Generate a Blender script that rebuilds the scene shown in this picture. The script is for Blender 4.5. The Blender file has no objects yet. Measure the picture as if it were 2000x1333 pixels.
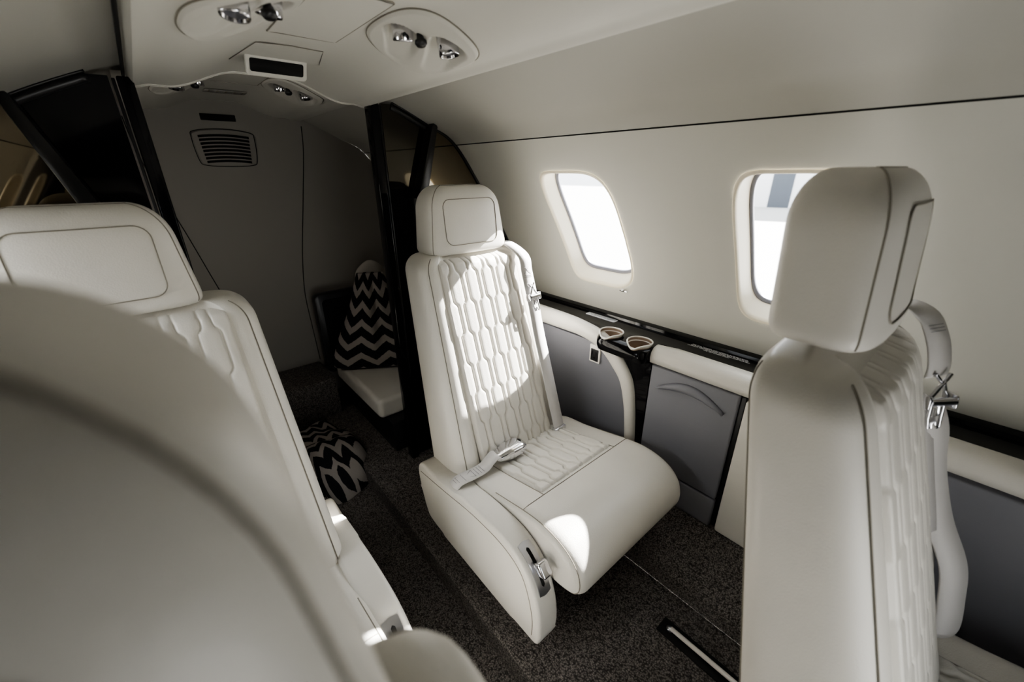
import bpy, bmesh, math, random
from mathutils import Vector, Matrix, noise
random.seed(7)
C = bpy.context.scene.collection
XC = 0.30            # cabin centre line
FZ, AZ = 0.15, 0.07  # seat floor and dropped aisle heights

# ---------------------------------------------------------------- materials
def nodes(name):
    m = bpy.data.materials.new(name); m.use_nodes = True
    nt = m.node_tree; b = nt.nodes['Principled BSDF']
    return m, nt, b
def mat(name, col, rough=.5, metal=0., spec=.5, bump=None, var=0., coat=0., emit=None):
    m, nt, b = nodes(name)
    b.inputs['Base Color'].default_value = (*col, 1); b.inputs['Roughness'].default_value = rough
    b.inputs['Metallic'].default_value = metal; b.inputs['Specular IOR Level'].default_value = spec
    if coat: b.inputs['Coat Weight'].default_value = coat; b.inputs['Coat Roughness'].default_value = .04
    if emit: b.inputs['Emission Color'].default_value = (*emit[0], 1); b.inputs['Emission Strength'].default_value = emit[1]
    tc = nt.nodes.new('ShaderNodeTexCoord')
    if bump:
        sc, st, kind = bump
        t = nt.nodes.new('ShaderNodeTexVoronoi' if kind == 'v' else 'ShaderNodeTexNoise')
        t.inputs['Scale'].default_value = sc
        nt.links.new(tc.outputs['Object'], t.inputs['Vector'])
        bp = nt.nodes.new('ShaderNodeBump'); bp.inputs['Strength'].default_value = st; bp.inputs['Distance'].default_value = .002
        nt.links.new(t.outputs[0], bp.inputs['Height']); nt.links.new(bp.outputs[0], b.inputs['Normal'])
    if var:
        n = nt.nodes.new('ShaderNodeTexNoise'); n.inputs['Scale'].default_value = 9
        nt.links.new(tc.outputs['Object'], n.inputs['Vector'])
        r = nt.nodes.new('ShaderNodeValToRGB')
        r.color_ramp.elements[0].position = .35; r.color_ramp.elements[1].position = .65
        r.color_ramp.elements[0].color = (*[c*(1-var) for c in col], 1); r.color_ramp.elements[1].color = (*[min(1, c*(1+var)) for c in col], 1)
        nt.links.new(n.outputs[0], r.inputs[0]); nt.links.new(r.outputs[0], b.inputs['Base Color'])
    return m
M = {}
M['leather'] = mat('cream_leather', (.67, .645, .59), .42, bump=(420, .12, 'v'), var=.02)
M['seam'] = mat('seam_thread', (.24, .22, .18), .8)
M['stitch'] = mat('belt_stitch', (.16, .16, .17), .7)
M['liner'] = mat('headliner_cream', (.58, .565, .515), .62, bump=(300, .05, 'n'))
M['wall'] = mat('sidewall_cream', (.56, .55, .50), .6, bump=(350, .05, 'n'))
M['wall_upper'] = mat('sidewall_upper', (.46, .45, .41), .6, bump=(350, .05, 'n'))  # upper panel coloured darker to stand for the light it lacks
M['dark_trim'] = mat('dark_vestibule_trim', (.07, .068, .065), .6)  # darkens unseen forward surfaces to cut bounce on the near seat
M['aft'] = mat('bulkhead_fabric', (.27, .255, .235), .75, bump=(500, .1, 'n'))
M['reveal'] = mat('window_reveal', (.86, .79, .64), .35)
M['gasket'] = mat('window_gasket', (.22, .22, .25), .4)
M['black'] = mat('black_lacquer', (.004, .004, .005), .05, spec=.30)
M['blackmat'] = mat('black_satin', (.012, .012, .013), .35)
M['void'] = mat('dark_void', (.003, .003, .003), .9)
M['bronze_mirror'] = mat('bronze_mirror', (.23, .195, .145), .03, metal=1.)
M['dark_mirror'] = mat('smoked_mirror', (.075, .07, .06), .04, metal=1.)
M['grey'] = mat('grey_panel_leather', (.19, .19, .215), .5)
M['chrome'] = mat('chrome', (.75, .75, .78), .12, metal=1.)
M['steel'] = mat('brushed_steel', (.55, .55, .57), .3, metal=1.)
M['bronze'] = mat('bronze_cup', (.40, .31, .245), .42, metal=.6)
M['rim'] = mat('cup_rim', (.80, .77, .72), .28)
M['belt'] = mat('belt_webbing', (.60, .58, .56), .55, bump=(900, .2, 'n'))
M['cloth_white'] = mat('white_cloth', (.55, .52, .48), .85, bump=(60, .3, 'n'))
M['label'] = mat('silver_label', (.80, .82, .84), .4)
M['ink'] = mat('label_ink', (.10, .11, .13), .7)
M['whiteink'] = mat('white_lettering', (.75, .75, .75), .6)
M['carpet'] = None
def grey_ribbed():
    m = M['grey']; nt = m.node_tree; b = nt.nodes['Principled BSDF']
    tc = nt.nodes['Texture Coordinate'] if 'Texture Coordinate' in nt.nodes else nt.nodes.new('ShaderNodeTexCoord')
    mp = nt.nodes.new('ShaderNodeMapping'); mp.inputs['Scale'].default_value = (1, .25, 9)
    n = nt.nodes.new('ShaderNodeTexNoise'); n.inputs['Scale'].default_value = 60
    bp = nt.nodes.new('ShaderNodeBump'); bp.inputs['Strength'].default_value = .18; bp.inputs['Distance'].default_value = .002
    nt.links.new(tc.outputs['Object'], mp.inputs[0]); nt.links.new(mp.outputs[0], n.inputs['Vector'])
    nt.links.new(n.outputs[0], bp.inputs['Height']); nt.links.new(bp.outputs[0], b.inputs['Normal'])
grey_ribbed()
def carpet():
    m, nt, b = nodes('charcoal_carpet')
    b.inputs['Roughness'].default_value = .95; b.inputs['Specular IOR Level'].default_value = .1
    tc = nt.nodes.new('ShaderNodeTexCoord')
    n = nt.nodes.new('ShaderNodeTexVoronoi'); n.inputs['Scale'].default_value = 260
    nt.links.new(tc.outputs['Object'], n.inputs['Vector'])
    r = nt.nodes.new('ShaderNodeValToRGB')
    r.color_ramp.elements[0].position = 0.1; r.color_ramp.elements[1].position = .75
    r.color_ramp.elements[0].color = (.40, .365, .34, 1); r.color_ramp.elements[1].color = (.085, .078, .073, 1)
    n2 = nt.nodes.new('ShaderNodeTexNoise'); n2.inputs['Scale'].default_value = 90
    nt.links.new(tc.outputs['Object'], n2.inputs['Vector'])
    mx = nt.nodes.new('ShaderNodeMix'); mx.data_type = 'RGBA'; mx.blend_type = 'MULTIPLY'; mx.inputs[0].default_value = .8
    nt.links.new(n.outputs['Distance'], r.inputs[0]); nt.links.new(r.outputs[0], mx.inputs[6]); nt.links.new(n2.outputs[0], mx.inputs[7])
    nt.links.new(mx.outputs[2], b.inputs['Base Color'])
    bp = nt.nodes.new('ShaderNodeBump'); bp.inputs['Strength'].default_value = .6; bp.inputs['Distance'].default_value = .004; bp.invert = True
    nt.links.new(n.outputs['Distance'], bp.inputs['Height']); nt.links.new(bp.outputs[0], b.inputs['Normal'])
    return m
M['carpet'] = carpet()
def chevron():
    m, nt, b = nodes('chevron_fleece')
    b.inputs['Roughness'].default_value = .95; b.inputs['Specular IOR Level'].default_value = .1
    uv = nt.nodes.new('ShaderNodeUVMap'); sp = nt.nodes.new('ShaderNodeSeparateXYZ')
    nz = nt.nodes.new('ShaderNodeTexNoise'); nz.inputs['Scale'].default_value = 60
    nt.links.new(uv.outputs[0], nz.inputs['Vector']); nt.links.new(uv.outputs[0], sp.inputs[0])
    def mth(op, a, bb=None):
        n = nt.nodes.new('ShaderNodeMath'); n.operation = op
        for i, v in enumerate((a, bb)):
            if v is None: continue
            if isinstance(v, (int, float)): n.inputs[i].default_value = v
            else: nt.links.new(v, n.inputs[i])
        return n.outputs[0]
    tri = mth('PINGPONG', mth('MULTIPLY', sp.outputs[0], 6.0), .5)      # zig period 1/6 in u
    v = mth('ADD', mth('MULTIPLY', sp.outputs[1], 5.5), mth('MULTIPLY', tri, 1.1))
    v = mth('ADD', v, mth('MULTIPLY', nz.outputs[0], .12))
    f = mth('FRACT', v)
    st = mth('GREATER_THAN', f, .58)
    mx = nt.nodes.new('ShaderNodeMix'); mx.data_type = 'RGBA'
    mx.inputs[6].default_value = (.016, .016, .018, 1); mx.inputs[7].default_value = (.33, .30, .275, 1)
    nt.links.new(st, mx.inputs[0]); nt.links.new(mx.outputs[2], b.inputs['Base Color'])
    n3 = nt.nodes.new('ShaderNodeTexNoise'); n3.inputs['Scale'].default_value = 160
    nt.links.new(uv.outputs[0], n3.inputs['Vector'])
    bp = nt.nodes.new('ShaderNodeBump'); bp.inputs['Strength'].default_value = .5; bp.inputs['Distance'].default_value = .004
    nt.links.new(n3.outputs[0], bp.inputs['Height']); nt.links.new(bp.outputs[0], b.inputs['Normal'])
    return m
M['chevron'] = chevron()
def glass():
    m, nt, b = nodes('window_glass')
    b.inputs['Base Color'].default_value = (1, 1, 1, 1); b.inputs['Roughness'].default_value = 0
    tr = nt.nodes.new('ShaderNodeBsdfTransparent'); gl = nt.nodes.new('ShaderNodeBsdfGlossy'); gl.inputs['Roughness'].default_value = .01
    mx = nt.nodes.new('ShaderNodeMixShader'); out = nt.nodes['Material Output']
    mx.inputs[0].default_value = .03
    nt.links.new(tr.outputs[0], mx.inputs[1]); nt.links.new(gl.outputs[0], mx.inputs[2])
    nt.links.new(mx.outputs[0], out.inputs[0]); nt.nodes.remove(b)
    return m
M['glass'] = glass()

# ---------------------------------------------------------------- mesh helpers
def obj(name, verts, faces, m, parent=None, smooth=True, uvs=None, recalc=True):
    me = bpy.data.meshes.new(name); me.from_pydata([tuple(v) for v in verts], [], faces)
    if uvs:
        l = me.uv_layers.new(name='UVMap')
        for lp in me.loops: l.data[lp.index].uv = uvs[lp.vertex_index]
    if recalc:
        bm = bmesh.new(); bm.from_mesh(me); bmesh.ops.recalc_face_normals(bm, faces=bm.faces); bm.to_mesh(me); bm.free()
    if smooth:
        for p in me.polygons: p.use_smooth = True
    me.materials.append(M[m] if isinstance(m, str) else m)
    o = bpy.data.objects.new(name, me); C.objects.link(o)
    if parent is not None:
        o.parent = parent; o.location = -parent_origin(parent)
    return o
ORIG = {}
def parent_origin(p):
    # geometry is written in world coordinates: a child is shifted back by its parent's world origin
    v = Vector((0, 0, 0)); q = p
    while q is not None: v += Vector(q.location); q = q.parent
    return v
def thing(name, label, cat, loc, group=None):
    o = bpy.data.objects.new(name, None); o.empty_display_size = .05; C.objects.link(o); o.location = loc
    return tag(o, label, cat, group)
def tag(o, label, cat, group=None):
    o['label'] = label; o['category'] = cat
    if group: o['group'] = group
    return o
def struct(o): o['kind'] = 'structure'; return o
class MB:
    """collects shapes that make up ONE part"""
    def __init__(s): s.v = []; s.f = []; s.uv = []
    def add(s, v, f, uv=None):
        k = len(s.v); s.v += [Vector(x) for x in v]; s.f += [tuple(i+k for i in q) for q in f]
        s.uv += list(uv) if uv else [(0, 0)]*len(v); return s
    def box(s, a, b, bev=.0, seg=3):
        bm = bmesh.new(); bmesh.ops.create_cube(bm, size=1)
        for v in bm.verts: v.co = Vector([(a[i]+b[i])/2 + v.co[i]*(b[i]-a[i]) for i in range(3)])
        if bev: bmesh.ops.bevel(bm, geom=bm.edges[:], offset=bev, segments=seg, profile=.5, affect='EDGES')
        return s.bm(bm)
    def bm(s, bm, mtx=None):
        bm.verts.index_update()
        s.add([(mtx @ v.co if mtx else v.co.copy()) for v in bm.verts], [[v.index for v in f.verts] for f in bm.faces]); bm.free(); return s
    def tube(s, pts, r, n=8, closed=False, caps=True):
        pts = [Vector(p) for p in pts]; N = len(pts); v = []; f = []
        up = None
        for i, p in enumerate(pts):
            t = (pts[(i+1) % N]-pts[i-1]) if closed else (pts[min(i+1, N-1)]-pts[max(i-1, 0)])
            t.normalize()
            if up is None: up = Vector((0, 0, 1)) if abs(t.z) < .9 else Vector((1, 0, 0))
            a = t.cross(up); 
            if a.length < 1e-6: a = t.orthogonal()
            a.normalize(); b = a.cross(t); up = b
            rr = r[i] if isinstance(r, (list, tuple)) else r
            for k in range(n):
                an = 2*math.pi*k/n; v.append(p+a*rr*math.cos(an)+b*rr*math.sin(an))
        for i in range(N if closed else N-1):
            for k in range(n):
                f.append((i*n+k, i*n+(k+1) % n, ((i+1) % N)*n+(k+1) % n, ((i+1) % N)*n+k))
        if not closed and caps: f += [tuple(range(n))[::-1], tuple((N-1)*n+k for k in range(n))]
        return s.add(v, f)
    def loft(s, rings, cap0=True, cap1=True, closed=True):
        n = len(rings[0]); v = [p for r in rings for p in r]; f = []
        for i in range(len(rings)-1):
            for k in range(n if closed else n-1):
                f.append((i*n+k, i*n+(k+1) % n, (i+1)*n+(k+1) % n, (i+1)*n+k))
        if closed and cap0: f.append(tuple(range(n))[::-1])
        if closed and cap1: f.append(tuple((len(rings)-1)*n+k for k in range(n)))
        return s.add(v, f)
    def grid(s, fn, nu, nv, u0=0, u1=1, v0=0, v1=1, uvf=None):
        v = []; f = []; uv = []
        for i in range(nu+1):
            for j in range(nv+1):
                u = u0+(u1-u0)*i/nu; w = v0+(v1-v0)*j/nv
                v.append(fn(u, w)); uv.append(uvf(u, w) if uvf else (u, w))
        for i in range(nu):
            for j in range(nv):
                a = i*(nv+1)+j; f.append((a, a+1, a+nv+2, a+nv+1))
        return s.add(v, f, uv)
    def ribbon(s, pts, wdir, w, th=.0018):
        rings = []; N = len(pts)
        pts = [Vector(p) for p in pts]
        for i, p in enumerate(pts):
            t = (pts[min(i+1, N-1)]-pts[max(i-1, 0)]).normalized()
            d = wdir[i] if isinstance(wdir, list) else wdir
            d = Vector(d); d = (d-t*d.dot(t)).normalized(); nn = t.cross(d)
            h = (w[i] if isinstance(w, list) else w)/2
            rings.append([p-d*h-nn*th, p+d*h-nn*th, p+d*h+nn*th, p-d*h+nn*th])
        return s.loft(rings)
    def lathe(s, prof, c, axis=(0, 0, 1), n=32):
        ax = Vector(axis).normalized(); a = ax.orthogonal().normalized(); b = ax.cross(a); c = Vector(c)
        rings = [[c+ax*h+(a*math.cos(2*math.pi*k/n)+b*math.sin(2*math.pi*k/n))*r for k in range(n)] for r, h in prof]
        return s.loft(rings, cap0=prof[0][0] > 1e-5, cap1=prof[-1][0] > 1e-5)
    def slab(s, outline, thick, bev=.01, seg=4, to=lambda a, b, c: (a, b, c)):
        """prism of a 2D outline, both rims rounded; to(a,b,h) maps to 3D"""
        bm = bmesh.new(); vs = [bm.verts.new((p[0], p[1], 0)) for p in outline]; fc = bm.faces.new(vs)
        r = bmesh.ops.extrude_face_region(bm, geom=[fc]); top = [g for g in r['geom'] if isinstance(g, bmesh.types.BMVert)]
        for v in top: v.co.z += thick
        bm.edges.ensure_lookup_table()
        rim = [e for e in bm.edges if abs(e.verts[0].co.z-e.verts[1].co.z) < 1e-7]
        if bev: bmesh.ops.bevel(bm, geom=rim, offset=bev, segments=seg, profile=.5, affect='EDGES', clamp_overlap=True)
        for v in bm.verts: v.co = Vector(to(*v.co))
        return s.bm(bm)
    def out(s, name, m, parent=None, smooth=True, sharp=None):
        o = obj(name, s.v, s.f, m, parent, smooth, uvs=s.uv if any(u != (0, 0) for u in s.uv) else None)
        if sharp:
            o.data.set_sharp_from_angle(angle=math.radians(sharp))
        return o
def catmull(p, n, closed=False):
    p = [Vector(q) if len(q) == 3 else Vector((*q, 0)) for q in p]; N = len(p); o = []
    segs = N if closed else N-1
    for i in range(segs):
        a, b, c, d = (p[(i-1) % N], p[i], p[(i+1) % N], p[(i+2) % N]) if closed else (p[max(i-1, 0)], p[i], p[i+1], p[min(i+2, N-1)])
        for k in range(n):
            t = k/n
            o.append(.5*((2*b)+(c-a)*t+(2*a-5*b+4*c-d)*t*t+(3*b-a-3*c+d)*t**3))
    if not closed: o.append(p[-1])
    return o
def sgnpow(c, e): return math.copysign(abs(c)**e, c)
def sm(a, b, x):
    t = min(1, max(0, (x-a)/(b-a))); return t*t*(3-2*t)
def lerp(a, b, t): return a+(b-a)*t
def rrect(x0, y0, x1, y1, r, n=5):
    o = []
    for cx, cy, a0 in ((x1-r, y1-r, 0), (x0+r, y1-r, 90), (x0+r, y0+r, 180), (x1-r, y0+r, 270)):
        for k in range(n+1):
            a = math.radians(a0+90*k/n); o.append((cx+r*math.cos(a), cy+r*math.sin(a)))
    return o

# ---------------------------------------------------------------- seat
def quilt(u, v, p, L, a):
    """height of the quilting: stitch lines run along v, jog left and right like stretched hexagons (u, v in metres)"""
    def line(i):
        ph = (v/L + .25*0) % 1.0
        tr = 1-2*sm(.0, .10, ph) if ph < .5 else -1+2*sm(.5, .60, ph)
        return i*p + (a if i % 2 else -a)*tr
    i0 = int(round(u/p)); d = 9
    for i in range(i0-1, i0+2): d = min(d, abs(u-line(i)))
    return -.0046*math.exp(-(d/.0026)**2) + .0022*min(1, d/(p*.4))**.7

def even_angles(e, nx=22, ny=14):
    """angles that sample a superellipse evenly along its flat faces"""
    o = []
    for k in range(nx):
        c = sgnpow(-.95+1.9*k/(nx-1), e/2); a = math.acos(c); o += [a, -a]
    for k in range(ny):
        q = sgnpow(-.95+1.9*k/(ny-1), e/2); a = math.asin(q); o += [a, math.pi-a]
    o = sorted(x % (2*math.pi) for x in o); r = []
    for x in o:
        if not r or x-r[-1] > 1e-4: r.append(x)
    return r

def build_seat(root, cx, m, row, hr_dy=0., quilted=True):
    """root: Empty; cx: centre of the backrest; m=+1 inboard side is -x, m=-1 mirrored; row: y offset"""
    X = lambda x: cx+m*x
    F = lambda z: .763+.327*(z-.489)+row
    Rr = lambda z: .955+.188*(z-.489)+row
    W = lambda z: lerp(.197, .168, (z-.45)/.55)
    zt0 = 1.012
    def half(z, yf, yr): return (yf+yr)/2, (yr-yf)/2
    def body(z, ang):
        k = max(0, (z-(zt0-.048))/.048); fac = (1-k**2.2)**(1/2.2) if k < 1 else 0
        ins = 1-fac
        yf, yr = F(z)+ins*.034, Rr(z)-ins*.018
        w = W(z)+(.004+.012*(.5+.5*math.sin(ang)) if math.cos(ang) < 0 else 0)-.05*ins
        c, h = half(z, yf, yr); ca, sa = math.cos(ang), math.sin(ang)
        x = w*sgnpow(ca, 2/5.5); y = c+h*sgnpow(sa, 2/5.5)
        if sa < 0:
            r = abs(x)/w; fr = -sa
            y += fr*(.014*(1-sm(.66, .76, r)) - .010*math.exp(-((r-.86)/.09)**2))
        return Vector((X(x), y, z))
    zs = [.40+(zt0-.065-.40)*i/22 for i in range(23)] + [zt0-.048+.048*math.sin(math.pi/2*i/12) for i in range(13)]
    n = 72
    rings = [[body(z, a) for a in even_angles(5.5)] for z in zs]
    b = MB(); b.loft(rings)
    back = b.out('backrest', 'leather', root)
    # piping along the bolster edges, front and rear
    sb = MB()
    for s in (-1, 1):
        for sy, rr_ in ((-1, .0022), (1, .0018)):
            pts = []
            for z in zs[:-4]:
                best = body(z, math.atan2(sy*.80, s*.60)); best = body(z, math.atan2(sy*.62, s*.78))
                pts.append(best+Vector((0, sy*.0006, 0)))
            sb.tube(pts, rr_*.5, 6)
    sb.out('seam', 'seam', back)
    # quilted insert
    zq0, zq1 = .44, 1.008
    def ins(u, v):
        z = lerp(zq0, zq1, v); wi = W(z)*lerp(.70, .79, v)*1.0; x = wi*u
        e = min(1-abs(u), 1); edge = 1-sm(0, .05, e)
        kk = max(0, (z-(zt0-.048))/.048); insx = 1-(1-min(1, kk)**2.2)**(1/2.2)
        q = quilt(x/(wi/.136), z, .0272, .160, .0050) if quilted else 0
        y = F(z)+.034*insx-.004-q*(1-edge)+.013*edge - .006*(1-u*u) + .045*sm(.965, 1, v)
        return Vector((X(x), y, z))
    q = MB(); q.grid(ins, 168 if quilted else 24, 150 if quilted else 24, -1, 1, 0, 1)
    q.out('backrest_insert', 'leather', root)
    # headrest
    hz0, hz1 = 1.008+hr_dy, 1.186+hr_dy
    hy0, hy1 = .945+row, 1.056+row
    def hr(z, ang, infl=0.):
        t = (z-hz0)/(hz1-hz0)
        k = max(0, (t-.66)/.34); fac = (1-min(1, k)**2.1)**(1/2.1)
        k0 = max(0, (.12-t)/.12); fac0 = (1-min(1, k0)**2.3)**(1/2.3)
        inset = (1-fac)*.050+(1-fac0)*.014
        w = lerp(.134, .112, t)-inset+infl; c = (hy0+hy1)/2+.10*(z-hz0); h = (hy1-hy0)/2-inset*.70+infl
        ca, sa = math.cos(ang), math.sin(ang)
        x = w*sgnpow(ca, 2/5); y = c+h*sgnpow(sa, 2/5)-(.006*math.cos(x/w*1.5) if sa < 0 else 0)
        return Vector((X(x), y, z))
    hs = [hz0+(hz1-hz0)*(.5-.5*math.cos(math.pi*i/30)) for i in range(31)]
    h = MB(); h.loft([[hr(z, a) for a in even_angles(5)] for z in hs])
    head = h.out('headrest', 'leather', root)
    hs_ = MB()
    def arch(ax, z0, z1, rc, off):       # rounded-rectangle seam drawn on the front face
        pts = []
        rr = rrect(-ax, z0, ax, z1, rc, 6); fine = []
        for p0, p1 in zip(rr, rr[1:]+rr[:1]):
            m_ = max(1, int(math.hypot(p1[0]-p0[0], p1[1]-p0[1])/.008))
            fine += [(lerp(p0[0], p1[0], i/m_), lerp(p0[1], p1[1], i/m_)) for i in range(m_)]
        for (a, zz) in fine:
            t = (zz-hz0)/(hz1-hz0)
            # find the angle on the front for this x
            lo, hi = -math.pi/2, 0
            for _ in range(24):
                mid = (lo+hi)/2
                xx = abs((hr(zz, mid).x-cx))
                if xx < abs(a): lo = mid
                else: hi = mid
            p = hr(zz, lo, .0009); p.x = X(a); pts.append(p)
        return pts
    hs_.tube(arch(.086, hz0+.026, hz1-.034, .022, 0), .0010, 6, closed=True)
    for s in (-1, 1):
        pts = [hr(z, math.atan2(-.52, s*.85), .0002) for z in hs[3:-1]]
        hs_.tube(pts, .0010, 6)
    hs_.tube([hr(hs[-2], math.pi + math.pi*k/24*1.0, .0) + Vector((0, 0, .0)) for k in range(3, 22)], .0010, 6)
    hs_.out('seam', 'seam', head)
    for s in (-1, 1):
        MB().tube([(X(s*.055), 1.005+row, .985), (X(s*.055), 1.012+row, hz0+.03)], .006, 10).out('headrest_post', 'chrome', root)
    # cushion
    ccx, hw = .026, .218
    prof = catmull([(.80, .435), (.70, .452), (.60, .472), (.530, .487), (.47, .494), (.42, .488), (.38, .470), (.353, .440), (.343, .402), (.350, .372), (.375, .356), (.45, .348), (.6, .335), (.78, .32), (.812, .38)], 5, closed=True)
    def cush(x, p, extra=0.):
        r = .030; e = abs(x)-(hw-r); ins_ = r*(1-math.sqrt(max(0, 1-(e/r)**2))) if e > 0 else 0
        y = .58+(p.x-.58)*(1-ins_/.23*1.0); z = .42+(p.y-.42)*(1-ins_/.075*.75)
        return Vector((X(ccx+x), y+row, z+extra))
    xs = [-hw+.030*(1-math.cos(math.pi/2*i/7)) for i in range(8)]
    xs = xs+[-hw+.03+(2*hw-.06)*i/20 for i in range(1, 20)]+[-x for x in reversed(xs)]
    c = MB(); c.loft([[cush(x, p) for p in prof] for x in xs])
    cu = c.out('cushion', 'leather', root)
    cs = MB()
    top = [p for p in prof if p.y > .40 and .34 < p.x < .80 and p.y > .43]
    def ztop(y):       # height of the cushion's top at y
        best = None
        for a, b_ in zip(prof, prof[1:]):
            if b_.x <= y <= a.x and a.y > .42: return lerp(a.y, b_.y, (a.x-y)/max(1e-6, a.x-b_.x))
        return .435
    cs.tube([cush(-hw+.010+(2*hw-.020)*i/30, Vector((.530, .487+.0003))) for i in range(31)], .0011, 6)
    iw = .142
    for s in (-1, 1):
        cs.tube([cush(s*iw, Vector((y, ztop(y)))) for y in [.531+.02*i for i in range(13)]], .0010, 6)
        side = prof[8:56]
        cs.tube([cush(s*(hw-.009), p) for p in side], .0011, 6)
    cs.out('seam', 'seam', cu)
    def cin(u, v):
        y = lerp(.534, .790, v); x = iw*u; e = min(1-abs(u), 1); edge = 1-sm(0, .05, e)
        ee = 1-sm(0, .05, v)
        qh = 1.05*quilt(x, y, .0272, .160, .0050) if quilted else 0
        z = ztop(y)+.0065+qh*(1-edge)*(1-ee)-.011*max(edge, ee)
        return Vector((X(ccx+x), y+row, z))
    q = MB(); q.grid(cin, 150 if quilted else 16, 70 if quilted else 16, -1, 1, 0, 1); q.out('cushion_insert', 'leather', root)
    # base under the cushion
    MB().box((min(X(-.14), X(.02)), .52+row, FZ), (max(X(-.14), X(.02)), .86+row, .34), .01).box((min(X(.08), X(.18)), .52+row, FZ), (max(X(.08), X(.18)), .86+row, .34), .01).out('seat_base', 'blackmat', root)
    MB().box((min(X(-.17), X(.20)), .56+row, .30), (max(X(-.17), X(.20)), .94+row, .41), .02).out('seat_frame', 'leather', root)
    # inboard armrest panel
    ol = catmull([(.900, .425), (.83, .428), (.75, .440), (.65, .455), (.55, .458), (.49, .446), (.445, .415), (.412, .355), (.398, .285), (.403, .225), (.425, .210), (.55, .215), (.75, .222), (.86, .230), (.895, .255), (.918, .33), (.926, .395)], 3, closed=True)
    ox = -.255
    a = MB(); a.slab([(p.x, p.y) for p in ol], .062, .018, 5, to=lambda A, B, h: (X(ox+h), A+row, B))
    arm = a.out('armrest', 'leather', root)
    sea = MB()
    inner = catmull([(.905, .395), (.83, .404), (.75, .415), (.65, .430), (.55, .433), (.49, .421), (.455, .395), (.432, .345), (.420, .285), (.422, .235)], 5)
    sea.tube([(X(ox-.0002), p.x+row, p.y) for p in inner], .0011, 6); sea.out('seam', 'seam', arm)
    # latch on the front slope of the armrest
    front = [p for p in ol if p.x < .50 and .335 < p.y < .449]
    front = catmull(front, 4)
    def onfront(a_, t_, h_):
        k = t_*(len(front)-1); i = min(int(k), len(front)-2); q = front[i].lerp(front[i+1], k-i)
        i2 = min(max(i, 4), len(front)-6); tg = (front[i2+5]-front[i2-4]).normalized(); nn = Vector((tg.y, -tg.x, 0))
        if nn.x > 0: nn = -nn
        return Vector((X(ox+.031+a_), q.x+nn.x*h_+row, q.y+nn.y*h_))
    def strip(w, t0, t1, h_, rnd):
        mb = MB(); N = 24; rings = []
        for i in range(N+1):
            t_ = lerp(t0, t1, i/N); e = min(i, N-i)/N; ww = w*(math.sqrt(max(0.02, 1-(1-min(1, e/rnd))**2)))
            rings.append([onfront(-ww, t_, h_-.003), onfront(-ww, t_, h_), onfront(0, t_, h_+.0002), onfront(ww, t_, h_), onfront(ww, t_, h_-.003)])
        return mb.loft(rings, closed=True)
    strip(.0165, .0, 1.0, .0024, .025).out('latch_plate', 'steel', arm, sharp=40)
    strip(.0042, .14, .86, .0030, .05).out('latch_slot', 'void', arm, sharp=40)
    kb = MB()
    def knob(a_, b_, h_): return onfront(a_, .55+b_/.125, h_)
    kb.slab(rrect(-.005, -.010, .005, .010, .003), .016, .001, 1, to=lambda a_, b_, h_: knob(a_, b_, h_+.002))
    kb.slab(rrect(-.011, -.017, .016, .012, .005), .018, .004, 3, to=lambda a_, b_, h_: knob(a_, b_+h_*.25, h_+.013))
    kb.out('latch_handle', 'chrome', arm, sharp=50)

def lap_belt(root, cx, m, row):
    X = lambda x: cx+m*x
    # short webbing from the inboard corner, lying on the cushion, with its buckle
    pts = [(X(-.245), .742+row, .440), (X(-.228), .736+row, .458), (X(-.19), .727+row, .464), (X(-.155), .724+row, .468), (X(-.135), .723+row, .482), (X(-.115), .723+row, .490), (X(-.098), .724+row, .478)]
    pp = catmull(pts, 6)
    b = MB(); b.ribbon(pp, Vector((m*.10, 1, 0)), .040, .0018)
    s = b.out('lap_belt', 'belt', root)
    st = MB()
    def on(u, w):   # point on the webbing
        k = u*(len(pp)-1); i = min(int(k), len(pp)-2); p = pp[i].lerp(pp[i+1], k-i)
        return p+Vector((0, w, .0026))
    for u in (.10, .14, .22, .34, .38, .42, .46): st.tube([on(u, -.015), on(u, .015)], .0005, 4)
    st.tube([on(.14, -.015), on(.34, .015)], .0005, 4); st.tube([on(.14, .015), on(.34, -.015)], .0005, 4)
    st.out('stitching', 'stitch', s)
    a, d = Vector((X(-.116), .725+row, .478)), Vector((m*1.0, -.03, .05)).normalized(); side = Vector((0, 1, 0)); up = d.cross(side); up = up if up.z > 0 else -up
    bk = MB(); rings = []
    for i in range(13):
        t = i/12; w = .019+.011*sm(0, .5, t)-.005*sm(.75, 1, t); h = .010+.007*sm(0, .45, t)-.005*sm(.8, 1, t)
        if i in (0, 12): w *= .7; h *= .6
        rings.append([a+d*(.104*t)+side*(w*sgnpow(math.cos(2*math.pi*k/24), .6))+up*(h*sgnpow(math.sin(2*math.pi*k/24), .7)) for k in range(24)])
    bk.loft(rings); bk.out('buckle', 'chrome', s)
    MB().lathe([(0, .0), (.009, .0), (.009, .0035), (0, .004)], a+d*.086+up*.0125, up, 20).out('release_button', 'void', s)

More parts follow.
